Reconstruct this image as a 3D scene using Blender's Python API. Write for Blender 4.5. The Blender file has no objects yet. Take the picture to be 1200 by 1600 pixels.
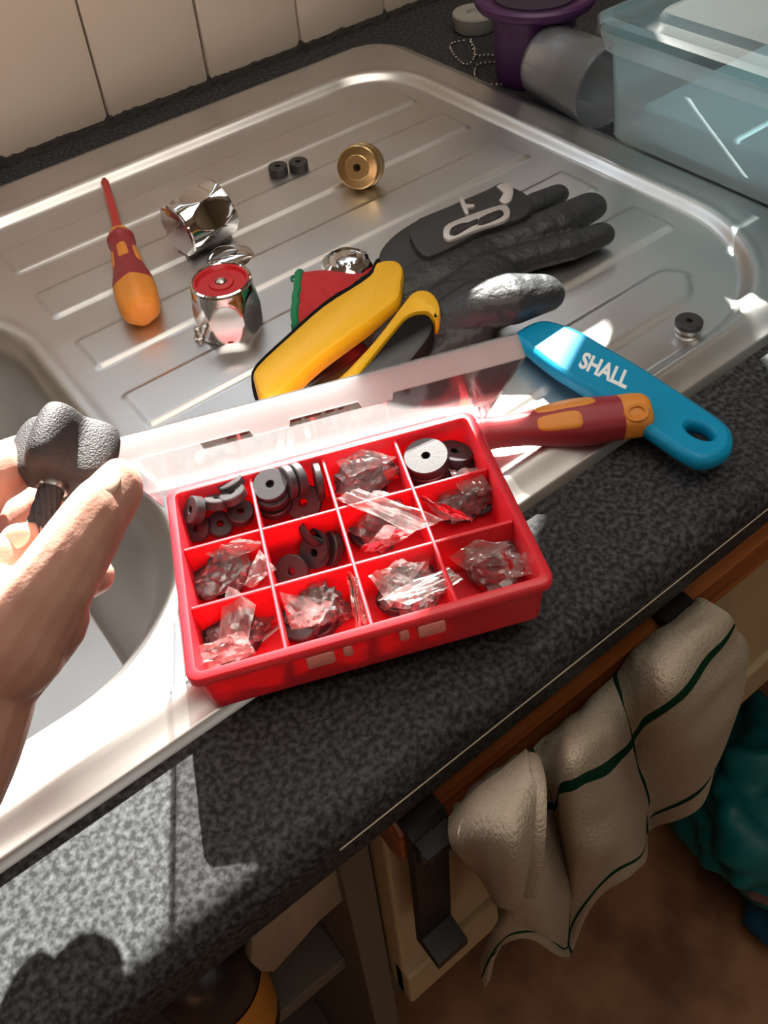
import bpy, bmesh, math, random
from mathutils import Vector as V, Matrix, noise
random.seed(7)
C = bpy.context.scene
COL = C.collection
S = 0.001                                   # all lengths below are millimetres; worktop surface is z = 0
pi = math.pi

# ------------------------------------------------------------------ camera
CAM = V((0, -139.6, 355.5)); YAW, PIT, ROLL, FOC, PX, PY = .5454, -.7379, -.1263, 1472.4, 528.16, 612.8
_f = V((math.cos(PIT)*math.sin(YAW), math.cos(PIT)*math.cos(YAW), math.sin(PIT)))
_r = V((math.cos(YAW), -math.sin(YAW), 0)); _u = _r.cross(_f)
_c, _s = math.cos(ROLL), math.sin(ROLL)
CR, CU = _c*_r+_s*_u, -_s*_r+_c*_u
cd = bpy.data.cameras.new('camera'); cam = bpy.data.objects.new('camera', cd); COL.objects.link(cam)
m = Matrix((CR, CU, -_f)).transposed().to_4x4(); m.translation = CAM*S; cam.matrix_world = m
cd.sensor_width = 36; cd.lens = FOC/1600*36; cd.shift_x = (600-PX)/1600; cd.shift_y = (PY-800)/1600
cd.clip_start = .01; cd.clip_end = 60; C.camera = cam

# ------------------------------------------------------------------ light
w = bpy.data.worlds.new('world'); C.world = w; w.use_nodes = True
bg = w.node_tree.nodes['Background']; bg.inputs[0].default_value = (.86, .93, 1.0, 1); bg.inputs[1].default_value = 1.3
SUN_H = V((-.5, -.866, 0)).normalized(); SUN_EL = math.radians(33)
sd = bpy.data.lights.new('sun', 'SUN'); sd.energy = 31; sd.angle = math.radians(.6); sd.color = (1, .95, .86)
sun = bpy.data.objects.new('sun', sd); COL.objects.link(sun)
sdir = SUN_H*math.cos(SUN_EL)+V((0, 0, -math.sin(SUN_EL)))
sun.rotation_euler = sdir.to_track_quat('-Z', 'Y').to_euler(); sun.location = (1, 1.5, 2)
def area(name, loc, look, sx, sy, e, col=(1, 1, 1), portal=False):
    l = bpy.data.lights.new(name, 'AREA'); l.shape = 'RECTANGLE'; l.size = sx*S; l.size_y = sy*S; l.energy = e; l.color = col
    o = bpy.data.objects.new(name, l); COL.objects.link(o); o.location = V(loc)*S
    o.rotation_euler = V(look).to_track_quat('-Z', 'Y').to_euler()
    if portal: l.cycles.is_portal = True
    return o
WIN = (-350, 930, 343, 960)                # window opening x0 x1 z0 z1
area('window_portal', ((WIN[0]+WIN[1])/2, 690, (WIN[2]+WIN[3])/2), (0, -1, 0), WIN[1]-WIN[0], WIN[3]-WIN[2], 1, portal=True)
area('overhead_fill', (250, -100, 1440), (0, 0, -1), 1400, 1100, 8.5, (1, .90, .78))  # added soft overhead fill in place of ceiling bounce; no lamp hangs here
area('rear_fill', (-100, -2380, 250), (0, 1, -.05), 1500, 1900, 4, (1, .95, .88))  # added fill light behind the camera; that wall has no door
C.view_settings.view_transform = 'Standard'; C.view_settings.look = 'None'; C.view_settings.gamma = 1
C.view_settings.use_curve_mapping = False; C.view_settings.exposure = 0.45
C.cycles.max_bounces = 12; C.cycles.transparent_max_bounces = 24; C.cycles.sample_clamp_indirect = 6
C.cycles.use_denoising = True

# ------------------------------------------------------------------ picture point -> place on a real plane
def ray(x, y): return _f+(x-PX)/FOC*CR-(y-PY)/FOC*CU
def P(x, y, z=0):
    d = ray(x, y); return CAM+d*((z-CAM.z)/d.z)
def PYp(x, y, Y):
    d = ray(x, y); return CAM+d*((Y-CAM.y)/d.y)
def PX_(x, y, X):
    d = ray(x, y); return CAM+d*((X-CAM.x)/d.x)

# ------------------------------------------------------------------ materials
def mat(name, col, rough=.5, metal=0, **k):
    m = bpy.data.materials.new(name); m.use_nodes = True; b = m.node_tree.nodes['Principled BSDF']
    b.inputs['Base Color'].default_value = (*col, 1); b.inputs['Roughness'].default_value = rough; b.inputs['Metallic'].default_value = metal
    for a, v in k.items(): b.inputs[a.replace('_', ' ')].default_value = v
    return m
def nd(m, t, **k):
    n = m.node_tree.nodes.new(t)
    for a, v in k.items():
        if a in n.inputs: n.inputs[a].default_value = v
        else: setattr(n, a, v)
    return n
def lk(m, a, b): m.node_tree.links.new(a, b)
def bump(m, scale, strength, dist=.0005, detail=6, stretch=None, kind='ShaderNodeTexNoise'):
    tc = nd(m, 'ShaderNodeTexCoord'); n = nd(m, kind); n.inputs['Scale'].default_value = scale
    if kind == 'ShaderNodeTexNoise': n.inputs['Detail'].default_value = detail
    if stretch:
        mp = nd(m, 'ShaderNodeMapping'); mp.inputs['Scale'].default_value = stretch; lk(m, tc.outputs['Object'], mp.inputs[0]); lk(m, mp.outputs[0], n.inputs['Vector'])
    else: lk(m, tc.outputs['Object'], n.inputs['Vector'])
    b = nd(m, 'ShaderNodeBump'); b.inputs['Strength'].default_value = strength; b.inputs['Distance'].default_value = dist
    lk(m, n.outputs[0], b.inputs['Height']); lk(m, b.outputs[0], m.node_tree.nodes['Principled BSDF'].inputs['Normal'])
    return m
def vary(m, c1, c2, scale, lo=.35, hi=.65, detail=5, stretch=None, kind='ShaderNodeTexNoise', sock='Base Color'):
    tc = nd(m, 'ShaderNodeTexCoord'); n = nd(m, kind); n.inputs['Scale'].default_value = scale
    if kind == 'ShaderNodeTexNoise': n.inputs['Detail'].default_value = detail
    mp = nd(m, 'ShaderNodeMapping'); mp.inputs['Scale'].default_value = stretch or (1, 1, 1)
    lk(m, tc.outputs['Object'], mp.inputs[0]); lk(m, mp.outputs[0], n.inputs['Vector'])
    r = nd(m, 'ShaderNodeValToRGB'); r.color_ramp.elements[0].position = lo; r.color_ramp.elements[1].position = hi
    r.color_ramp.elements[0].color = (*c1, 1); r.color_ramp.elements[1].color = (*c2, 1)
    lk(m, n.outputs[0], r.inputs[0]); lk(m, r.outputs[0], m.node_tree.nodes['Principled BSDF'].inputs[sock])
    return r
M = {}
M['steel'] = mat('brushed_steel', (.66, .655, .65), .38, 1)
vary(M['steel'], (.30,)*3, (.42,)*3, 14, .3, .7, sock='Roughness'); bump(M['steel'], 60, .10, .0006)
M['chrome'] = mat('chrome', (.82, .83, .85), .05, 1)
M['plainsteel'] = mat('plain_steel', (.55, .54, .52), .3, 1)
M['brass'] = mat('brass', (.72, .50, .24), .28, 1); bump(M['brass'], 300, .12, .0003)
M['worktop'] = mat('speckled_laminate', (.02, .02, .022), .5, Specular_IOR_Level=.10)
vary(M['worktop'], (.018, .0185, .020), (.095, .100, .109), 380, .40, .78, 6); 
M['tile'] = mat('cream_tile', (.72, .63, .53), .28); bump(M['tile'], 8, .1, .001)
M['grout'] = mat('brown_grout', (.28, .20, .15), .9)
M['mastic'] = mat('black_mastic', (.016, .014, .013), .8)
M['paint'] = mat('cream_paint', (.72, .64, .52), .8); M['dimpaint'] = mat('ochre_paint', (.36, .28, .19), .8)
M['cream'] = mat('cream_melamine', (.46, .36, .21), .45)
M['carcass'] = mat('cabinet_board', (.14, .11, .085), .7)
M['oak'] = mat('oiled_oak', (.45, .17, .05), .4); vary(M['oak'], (.22, .055, .012), (.42, .13, .03), 30, stretch=(.15, 6, 6))
M['floor'] = mat('brown_floor', (.24, .10, .045), .6); vary(M['floor'], (.15, .055, .022), (.34, .16, .07), 14, stretch=(1, 1, 1))
M['red'] = mat('red_plastic', (.70, .028, .045), .34, Subsurface_Weight=.3, Subsurface_Scale=.004)
M['red'].node_tree.nodes['Principled BSDF'].inputs['Subsurface Radius'].default_value = (1, .12, .10)
M['redtab'] = mat('pale_red_plastic', (.92, .30, .26), .35)
M['rubber'] = mat('black_rubber', (.030, .029, .031), .42); bump(M['rubber'], 900, .15, .0003)
M['redrubber'] = mat('red_rubber', (.55, .012, .018), .35)
M['maroon'] = mat('maroon_grip', (.30, .022, .032), .45); bump(M['maroon'], 1200, .12, .0002)
M['orange'] = mat('orange_grip', (.72, .26, .030), .45); bump(M['orange'], 1200, .12, .0002)
M['redshaft'] = mat('red_insulation', (.52, .035, .03), .4)
M['yellow'] = mat('yellow_grip', (.85, .46, .012), .38)
M['blackgrip'] = mat('black_grip', (.016, .015, .015), .85, Specular_IOR_Level=.0)
M['darksteel'] = mat('dark_tool_steel', (.05, .05, .05), .48, .55); bump(M['darksteel'], 200, .15, .0004)
M['glove'] = mat('nitrile_black', (.022, .024, .027), .46); bump(M['glove'], 120, .8, .0022, 4)
M['cuff'] = mat('red_knit', (.55, .025, .03), .85); bump(M['cuff'], 420, .9, .0010, 1, (4, .2, 1))
M['green'] = mat('green_knit', (.012, .22, .09), .85)
M['blue'] = mat('blue_plastic', (.0, .27, .50), .42, Specular_IOR_Level=.3, Subsurface_Weight=.15, Subsurface_Scale=.002)
M['white'] = mat('white_print', (.85, .88, .9), .5)
M['skin'] = mat('skin', (.60, .36, .28), .48, Subsurface_Weight=.3, Subsurface_Scale=.006)
M['skin'].node_tree.nodes['Principled BSDF'].inputs['Subsurface Radius'].default_value = (1, .35, .2)
vary(M['skin'], (.44, .22, .165), (.56, .33, .26), 60, .3, .7)
bump(M['skin'], 900, .35, .0004, 6)
M['nail'] = mat('nail', (.78, .55, .44), .25)
M['grain'] = mat('grainy_black_plastic', (.034, .031, .034), .62); bump(M['grain'], 1500, .9, .0005, 2)
M['purple'] = mat('purple_ceramic', (.062, .013, .085), .4)
M['darkpurple'] = mat('dark_purple', (.025, .012, .035), .45)
M['plug'] = mat('grey_rubber', (.30, .29, .27), .6)
M['black'] = mat('black_metal', (.012, .011, .011), .45)
M['teal'] = mat('teal_plastic', (.0, .16, .17), .5)
M['tealdark'] = mat('blue_plastic_bag', (.004, .06, .13), .5)
M['brownstrap'] = mat('brown_strap', (.16, .07, .06), .7)
M['board'] = mat('pale_board', (.42, .34, .26), .5); vary(M['board'], (.25, .20, .145), (.33, .27, .20), 9, stretch=(8, 1, 1))
M['greybowl'] = mat('grey_plastic', (.20, .17, .13), .5)
M['bottle'] = mat('dark_bottle', (.015, .013, .015), .3)
M['yellowlabel'] = mat('yellow_label', (.62, .25, .03), .5)
M['bluestuff'] = mat('pale_blue_packs', (.18, .36, .42), .6)
M['sun_block_drape'] = mat('beige_sun_block', (.45, .38, .30), .9)
M['upvc'] = mat('white_frame', (.8, .8, .78), .4)

def film(name, tint, gloss, body, rough=.12, nscale=0, trl=.5):
    """thin clear plastic: lets light straight through, with a milky scattering share and a sheen"""
    m = bpy.data.materials.new(name); m.use_nodes = True; t = m.node_tree; t.nodes.clear()
    out = nd(m, 'ShaderNodeOutputMaterial'); tr = nd(m, 'ShaderNodeBsdfTransparent'); tr.inputs[0].default_value = (*tint, 1)
    df = nd(m, 'ShaderNodeBsdfDiffuse'); df.inputs[0].default_value = (*[min(1, c*1.0) for c in tint], 1)
    tl = nd(m, 'ShaderNodeBsdfTranslucent'); tl.inputs[0].default_value = (*tint, 1)
    gl = nd(m, 'ShaderNodeBsdfGlossy'); gl.inputs['Roughness'].default_value = rough
    m1 = nd(m, 'ShaderNodeMixShader'); m1.inputs[0].default_value = trl; lk(m, df.outputs[0], m1.inputs[1]); lk(m, tl.outputs[0], m1.inputs[2])
    m2 = nd(m, 'ShaderNodeMixShader'); m2.inputs[0].default_value = body; lk(m, tr.outputs[0], m2.inputs[1]); lk(m, m1.outputs[0], m2.inputs[2])
    lw = nd(m, 'ShaderNodeLayerWeight'); lw.inputs[0].default_value = gloss
    m3 = nd(m, 'ShaderNodeMixShader'); lk(m, lw.outputs['Fresnel'], m3.inputs[0]); lk(m, m2.outputs[0], m3.inputs[1]); lk(m, gl.outputs[0], m3.inputs[2])
    lk(m, m3.outputs[0], out.inputs[0])
    if nscale:
        tc = nd(m, 'ShaderNodeTexCoord'); n = nd(m, 'ShaderNodeTexNoise'); n.inputs['Scale'].default_value = nscale; n.inputs['Detail'].default_value = 3
        lk(m, tc.outputs['Object'], n.inputs['Vector'])
        r = nd(m, 'ShaderNodeMapRange'); r.inputs[1].default_value = .35; r.inputs[2].default_value = .7; r.inputs[3].default_value = body*.45; r.inputs[4].default_value = min(1, body*1.9)
        lk(m, n.outputs[0], r.inputs[0]); lk(m, r.outputs[0], m2.inputs[0])
    return m
M['lid'] = film('clear_lid_plastic', (.96, .95, .96), .35, .17, .10, trl=.6)
M['lip'] = film('frosted_lid_edge', (.98, .98, .99), .30, .74, .25, trl=.8)
M['bag'] = film('polythene_film', (.97, .95, .95), .45, .17, .10, 160, trl=.5)
M['flap'] = film('folded_polythene', (.95, .93, .91), .40, .26, .14, 120, trl=.5)
M['tub'] = film('milky_tub_plastic', (.82, .94, .97), .30, .46, .22, trl=.75)
M['tublid'] = film('clear_tub_lid', (.90, .96, .97), .30, .14, .2, trl=.7)
M['cup'] = film('frosted_cup_plastic', (.84, .88, .92), .35, .22, .2, trl=.5)
M['glass'] = film('window_glass', (.98, .99, .99), .10, 0.0, .02)

# ------------------------------------------------------------------ mesh helpers
class G:
    def __init__(s): s.v = []; s.f = []; s.m = []
    def add(s, vs, fs, T=None, mi=0):
        o = len(s.v)
        s.v += [tuple((T @ V(p)) if T else V(p)) for p in vs]
        s.f += [tuple(i+o for i in f) for f in fs]; s.m += [mi]*len(fs); return s
    def box(s, x0, x1, y0, y1, z0, z1, T=None, mi=0):
        vs = [(x, y, z) for x in (x0, x1) for y in (y0, y1) for z in (z0, z1)]
        return s.add(vs, [(0, 1, 3, 2), (4, 6, 7, 5), (0, 4, 5, 1), (2, 3, 7, 6), (0, 2, 6, 4), (1, 5, 7, 3)], T, mi)
    def lathe(s, prof, n=32, T=None, mi=0, close=False, ang=(0, 2*pi), rf=None, caps=True):
        full = abs(ang[1]-ang[0]-2*pi) < 1e-6; k = n if full else n+1; vs = []
        for r, z in prof:
            for i in range(k):
                a = ang[0]+(ang[1]-ang[0])*i/n; rr = r*(rf(a, z) if rf else 1)
                vs.append((rr*math.cos(a), rr*math.sin(a), z))
        fs = []; q = len(prof)
        for j in range(q if close else q-1):
            for i in range(n):
                i2 = (i+1) % k; j2 = (j+1) % q
                fs.append((j*k+i, j*k+i2, j2*k+i2, j2*k+i))
        if not close and full and caps:
            if prof[0][0] > 1e-6: fs.append(tuple(range(k))[::-1])
            if prof[-1][0] > 1e-6: fs.append(tuple((q-1)*k+i for i in range(k)))
        return s.add(vs, fs, T, mi)
    def tube(s, path, rad, n=12, flat=1.0, up=None, mi=0, caps=True):
        path = [V(p) for p in path]; rad = rad if isinstance(rad, (list, tuple)) else [rad]*len(path)
        vs = []; k = len(path); prev = None
        pts = list(zip(path, rad))
        if caps:                                   # rounded ends
            d0 = (path[0]-path[1]).normalized(); d1 = (path[-1]-path[-2]).normalized(); r0, r1 = rad[0], rad[-1]
            pts = [(path[0]+d0*r0*math.sin(a), r0*max(.02, math.cos(a))) for a in (1.5, 1.1, .7, .35)]+pts+[(path[-1]+d1*r1*math.sin(a), r1*max(.02, math.cos(a))) for a in (.35, .7, 1.1, 1.5)]
        q = [p for p, _ in pts]; k = len(q)
        for i in range(k):
            t = (q[min(i+1, k-1)]-q[max(i-1, 0)]).normalized()
            if prev is None:
                a = V(up) if up else (V((0, 0, 1)) if abs(t.z) < .9 else V((1, 0, 0)))
            else: a = prev
            a = (a-t*a.dot(t)).normalized(); prev = a; b = t.cross(a)
            for j in range(n):
                th = 2*pi*j/n; vs.append(q[i]+(a*math.cos(th)*flat+b*math.sin(th))*pts[i][1])
        fs = [(i*n+j, i*n+(j+1) % n, (i+1)*n+(j+1) % n, (i+1)*n+j) for i in range(k-1) for j in range(n)]
        fs += [tuple(range(n))[::-1], tuple((k-1)*n+j for j in range(n))]
        return s.add(vs, fs, None, mi)
    def ball(s, c, r, n=16, T=None, mi=0):
        r = V(r) if hasattr(r, '__len__') else V((r, r, r)); L = Matrix.Translation(V(c)) @ Matrix.Diagonal((*r, 1))
        prof = [(max(.001, math.sin(pi*i/n)), -math.cos(pi*i/n)) for i in range(n+1)]
        return s.lathe(prof, n*2, (T @ L) if T else L, mi)
    def prism(s, poly, z0, z1, b=0, T=None, mi=0, hole=None):
        """outline (list of 2-D points) raised from z0 to z1, edges rounded by b"""
        n = len(poly); ar = sum(poly[i][0]*poly[(i+1) % n][1]-poly[(i+1) % n][0]*poly[i][1] for i in range(n))
        if ar < 0: poly = poly[::-1]
        def inset(d):
            out = []
            for i in range(n):
                p0, p1, p2 = V(poly[i-1]), V(poly[i]), V(poly[(i+1) % n])
                e1, e2 = (p1-p0).normalized(), (p2-p1).normalized(); nn = V((-e1.y-e2.y, e1.x+e2.x))
                nn = nn.normalized() if nn.length > 1e-6 else V((-e1.y, e1.x))
                out.append(p1+nn*d)
            return out
        rings = [(0, z0), (0, z1)] if b <= 0 else [(b, z0), (b*.3, z0+b*.3), (0, z0+b), (0, z1-b), (b*.3, z1-b*.3), (b, z1)]
        vs = []; 
        for d, z in rings: vs += [(q.x, q.y, z) for q in inset(d)]
        fs = [(k*n+i, k*n+(i+1) % n, (k+1)*n+(i+1) % n, (k+1)*n+i) for k in range(len(rings)-1) for i in range(n)]
        fs += [tuple(range(n))[::-1], tuple((len(rings)-1)*n+i for i in range(n))]
        return s.add(vs, fs, T, mi)
    def sheet(s, fn, nu, nv, T=None, mi=0):
        vs = [fn(i/nu, j/nv) for j in range(nv+1) for i in range(nu+1)]
        return s.add(vs, [(j*(nu+1)+i, j*(nu+1)+i+1, (j+1)*(nu+1)+i+1, (j+1)*(nu+1)+i) for j in range(nv) for i in range(nu)], T, mi)
def smoothpoly(pts, n=4):
    """closed Catmull-Rom outline"""
    out = []; k = len(pts); pts = [V(p) for p in pts]
    for i in range(k):
        a, b, c, d = pts[i-1], pts[i], pts[(i+1) % k], pts[(i+2) % k]
        for j in range(n):
            t = j/n; out.append(.5*((2*b)+(c-a)*t+(2*a-5*b+4*c-d)*t*t+(3*b-a-3*c+d)*t**3))
    return out
def spline(pts, n=6):
    out = []; pts = [V(p) for p in pts]; k = len(pts)
    for i in range(k-1):
        a, b, c, d = pts[max(i-1, 0)], pts[i], pts[i+1], pts[min(i+2, k-1)]
        for j in range(n):
            t = j/n; out.append(.5*((2*b)+(c-a)*t+(2*a-5*b+4*c-d)*t*t+(3*b-a-3*c+d)*t**3))
    return out+[pts[-1]]
def tag(o, label=None, cat=None, group=None, kind=None):
    for k, v in (('label', label), ('category', cat), ('group', group), ('kind', kind)):
        if v: o[k] = v
    return o
def obj(name, g, mt, parent=None, smooth=True, ang=38, label=None, mods=()):
    me = bpy.data.meshes.new(name); me.from_pydata([tuple(c*S for c in v) for v in g.v], [], g.f); me.validate()
    mts = mt if isinstance(mt, (list, tuple)) else [mt]
    for x in mts: me.materials.append(M[x])
    if len(mts) > 1 and len(me.polygons) == len(g.m): me.polygons.foreach_set('material_index', g.m)
    bm = bmesh.new(); bm.from_mesh(me); bmesh.ops.recalc_face_normals(bm, faces=bm.faces); bm.to_mesh(me); bm.free()
    if smooth:
        me.polygons.foreach_set('use_smooth', [True]*len(me.polygons)); me.set_sharp_from_angle(angle=math.radians(ang))
    o = bpy.data.objects.new(name, me); COL.objects.link(o)
    if parent: o.parent = parent
    if label: o['label'] = label
    for t, k in mods:
        md = o.modifiers.new(t.lower(), t)
        for a, v in k.items(): setattr(md, a, v)
    return o
def organic(vox=.9, it=6, f=.6): return (('REMESH', dict(mode='VOXEL', voxel_size=vox*S, use_smooth_shade=True)), ('SMOOTH', dict(factor=f, iterations=it)))
def thing(name, label, cat, T, group=None):
    o = bpy.data.objects.new(name, None); COL.objects.link(o); o.empty_display_size = .01
    t = T if isinstance(T, Matrix) else Matrix.Translation(V(T)); t = t.copy(); t.translation = t.translation*S
    o.matrix_world = t; return tag(o, label, cat, group)
def frame(o, x, z):
    """matrix at o, local x along x, local z near z"""
    x = V(x).normalized(); z = V(z); z = (z-x*z.dot(x)).normalized(); y = z.cross(x)
    m = Matrix((x, y, z)).transposed().to_4x4(); m.translation = V(o); return m
def zframe(o, z, x=(1, 0, 0)):
    z = V(z).normalized(); x = V(x); x = x-z*x.dot(z)
    if x.length < 1e-3: x = V((0, 1, 0))-z*z.y
    x.normalize(); y = z.cross(x); m = Matrix((x, y, z)).transposed().to_4x4(); m.translation = V(o); return m
def copy_tree(o, parent=None):
    c = o.copy(); COL.objects.link(c)
    if parent: c.parent = parent
    for ch in list(o.children): copy_tree(ch, c)
    return c
def ss(a, b, x):
    t = min(1, max(0, (x-a)/(b-a))); return t*t*(3-2*t)
def rrect(x, y, x0, x1, y0, y1, r):
    """signed depth inside a rounded rectangle (positive inside)"""
    cx, cy = (x0+x1)/2, (y0+y1)/2; hx, hy = (x1-x0)/2, (y1-y0)/2
    rr = r if not isinstance(r, tuple) else r[(1 if x > cx else 0)+(2 if y > cy else 0)]
    qx, qy = abs(x-cx)-hx+rr, abs(y-cy)-hy+rr
    return -(math.hypot(max(qx, 0), max(qy, 0))+min(max(qx, qy), 0)-rr)
# ================================================================== SETTING
def struct(name, g, mt, parent=None, **k):
    o = obj(name, g, mt, parent, smooth=k.pop('smooth', False), **k)
    if parent is None: o['kind'] = 'structure'
    return o
x0, x1, z0, z1 = WIN
g = G().box(-1500, x0, 606, 700, -900, 1500).box(x1, 1700, 606, 700, -900, 1500).box(x0, x1, 606, 700, -900, z0).box(x0, x1, 606, 700, z1, 1500)
wall = struct('wall_back', g, 'grout')
tg = G(); tb = 1.2
tg.prism([(0, 0), (97.6, 0), (97.6, 146), (0, 146)], 0, 6, 1.1)
TT = Matrix.Rotation(pi/2, 4, 'X')                                     # outline upright, face towards the room
tile0 = None
for row in range(2):
    for k in range(-8, 12):
        px_ = 257+99.5*k+1
        if tile0 is None:
            tile0 = obj('tile', tg, 'tile', wall, ang=60); o = tile0
        else:
            o = tile0.copy(); COL.objects.link(o)
        o.matrix_basis = Matrix.Translation(V((px_+random.uniform(-.4, .4), 606-random.uniform(0, .5), 5+row*148.5+random.uniform(-.7, .7)))*S) @ TT
struct('floor', G().box(-1500, 1700, -2400, 700, -950, -900), 'floor')
struct('ceiling', G().box(-1500, 1700, -2400, 700, 1500, 1550), 'paint')
struct('wall_left', G().box(-1560, -1500, -2400, 700, -900, 1500), 'dimpaint')
struct('wall_right', G().box(1700, 1760, -2400, 700, -900, 1500), 'dimpaint')
struct('wall_front', G().box(-1500, 1700, -2460, -2400, -900, 1500), 'dimpaint')
# ragged black mastic where the tiles meet the worktop
def mas(u, v):
    x = -500+1700*u; h = 6+3.6*noise.noise(V((x*.045, 3, 0)))+2.6*noise.noise(V((x*.15, 9, 0)))+1.2*noise.noise(V((x*.5, 2, 0)))+(3.5 if abs((x-257) % 99.5-50) > 47 else 0)
    return (x, 598-4*(1-v)+1.0*noise.noise(V((x*.12, v*3, 5)))-(0 if v < .99 else -3), h*v)
struct('trim_1', G().sheet(mas, 520, 4).box(-500, 1200, 597, 606, -2, 3), 'mastic')
# window (above the frame of the photograph)
wn = G()
for a in ((x0, x0+45, z0, z1), (x1-45, x1, z0, z1), (x0, x1, z0, z0+45), (x0, x1, z1-45, z1)): wn.box(a[0], a[1], 640, 690, a[2], a[3])
win = struct('window_1', wn, 'upvc')
struct('pane', G().box(x0+40, x1-40, 662, 666, z0+40, z1-40), 'glass', win)
struct('sill', G().box(x0-30, x1+30, 590, 690, z0-22, z0), 'upvc', win)
# unseen drape, added and shaped to block the sun on the right-hand side
cur = G()
cpath = [(1250, 250), (680, 370), (535, 420), (445, 440), (415, 472), (392, 510), (370, 556), (350, 598), (335, 616), (230, 640)]
def curt(u, v):
    z = 1000-740*v
    for i in range(len(cpath)-1):
        if cpath[i][0] >= z >= cpath[i+1][0]:
            t = (cpath[i][0]-z)/(cpath[i][0]-cpath[i+1][0]); xl = cpath[i][1]+(cpath[i+1][1]-cpath[i][1])*t; break
    else: xl = cpath[0][1] if z > 1200 else cpath[-1][1]
    x = xl+(692-xl)*u; return (x, 575+14*math.sin(u*38)*(.6+.4*math.sin(v*5)), z)
tag(obj('sun_block_drape', G().sheet(curt, 90, 30), 'sun_block_drape', mods=(('SOLIDIFY', dict(thickness=.0015)),)), 'beige drape added out of view to block the sun on the right', 'sun_block_drape')

# worktop: four slabs round the sink cut-out, rolled front edge
wt = G()
R = 13; th = 36
prof = [(0.0+R-R*math.sin(a), -R+R*math.cos(a)) for a in [i*pi/2/7 for i in range(8)]]+[(0, -th+6), (2, -th), (14, -th), (14, -th+3)]
prof = [(80, 0)]+prof+[(80, -th+3)]
vs = []; 
for X in (-1400, 1650): vs += [(X, y, z) for y, z in prof]
n = len(prof); wt.add(vs, [(i, (i+1) % n, n+(i+1) % n, n+i) for i in range(n)]+[tuple(range(n)), tuple(range(n, 2*n))[::-1]])
wt.box(-1400, 1650, 470, 600, -th, 0).box(105, 1650, 80, 470, -th, 0).box(-1400, -345, 80, 470, -th, 0)
tag(obj('worktop', wt, 'worktop', ang=30), 'dark speckled laminate worktop with a rolled front edge, under the steel sink', 'worktop')

wtop = [o for o in COL.objects if o.name == 'worktop'][0]
obj('edge_strip', G().tube([(60, .6, -17), (800, .6, -17), (1640, .6, -17)], .9, 8), 'paint', wtop, label='pale line along the worktop edge')  # thin pale tube along the rolled front edge
# sink: one pressed sheet - raised rim, recessed drainer with flat bars, bowl
BARS = [(465-65*k, 432-65*k) for k in range(5)]
def sink_z(x, y):
    do = rrect(x, y, -420, 520, 66, 560, 42)
    di = rrect(x, y, -400, 481, 83, 504, (60, 97, 50, 55))
    z = -3+8*ss(-2.2, 1.2, do)+5.5*ss(1, 16, do)
    z -= 6.0*ss(0, 8, di)
    z += .5*math.exp(-((di-(-2.5))/2.6)**2)
    if di > 0:
        for a, b in BARS:
            e = rrect(x, y, 106.5, 456, b, a, 2.5)
            z += 1.9*ss(-1.0, 1.0, e)
        e = rrect(x, y, 110, 421, 116, 146, (3, 28, 3, 14)); z += 1.5*ss(-1.3, 1.3, e)
    db = rrect(x, y, -320, 84, 104, 432, 84)
    z += 1.2*math.exp(-((db+3)/4)**2)
    if db > 0:
        z -= 5*ss(0, 7, db)+130*ss(2, 44, db)*(.25+.75*min(1, db/44))+.03*db
    return z
xs = [-430+12*i for i in range(30)]; xs = [x for x in xs if x < -70]+[-70+1.7*i for i in range(int(600/1.7))]
ys = [60+1.7*i for i in range(int(506/1.7))]
g = G(); nx, ny = len(xs), len(ys)
g.add([(x, y, sink_z(x, y)) for y in ys for x in xs], [(j*nx+i, j*nx+i+1, (j+1)*nx+i+1, (j+1)*nx+i) for j in range(ny-1) for i in range(nx-1)])
sink = thing('sink', 'stainless steel sink with ribbed drainer, let into the dark worktop', 'sink', (0, 0, 0))
obj('sink_top', g, 'steel', sink, ang=80)

# ================================================================== CABINET FRONT AND TOWEL
fy = 22
cab = thing('base_cabinet', 'dark open cupboard under the worktop, packed with kitchen things', 'cabinet', (0, 0, -900))
def cb(name, a, mt='carcass', par=None, **k): return obj(name, G().box(*a[:4], a[4]+900, a[5]+900), mt, par or cab, smooth=False, mods=(('BEVEL', dict(width=.0012, segments=2)),), **k)
cb('side_panel', (72, 90, 34, 560, -800, -37)); cb('side_panel', (-520, -502, 34, 560, -800, -37))
cb('back_panel', (-502, 72, 552, 560, -800, -200)); cb('shelf', (-502, 72, 60, 552, -346, -330)); cb('base_panel', (-502, 72, 40, 552, -800, -784)); cb('plinth', (-520, 1600, 160, 178, -900, -800))
cab2 = thing('drawer_unit', 'cream fronted unit with an oak top rail, behind the hanging towel', 'cabinet', (0, 0, -900))
obj('carcass', G().box(96, 1600, 44, 560, 570, 862), 'carcass', cab2, smooth=False)
obj('drawer_front', G().box(92, 820, fy, fy+18, 900-345, 900-92), 'cream', cab2, smooth=False, mods=(('BEVEL', dict(width=.002, segments=2)),))
obj('lit_band_ledge', G().box(92, 820, fy-5, fy+10, 900-345, 900-297), 'cream', cab2, smooth=False, mods=(('BEVEL', dict(width=.002, segments=2)),))  # added ledge: its shape stands for a band of light on the front
rl = [(0, 0), (0, 26), (5, 32), (26, 32), (26, 0), (20, -4), (8, -4)]
T = Matrix(((0, 0, 1, 92), (1, 0, 0, fy-14), (0, 1, 0, 900-98), (0, 0, 0, 1)))
obj('oak_rail', G().prism(rl, 0, 728, 1.5, T), 'oak', cab2, ang=30)
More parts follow.
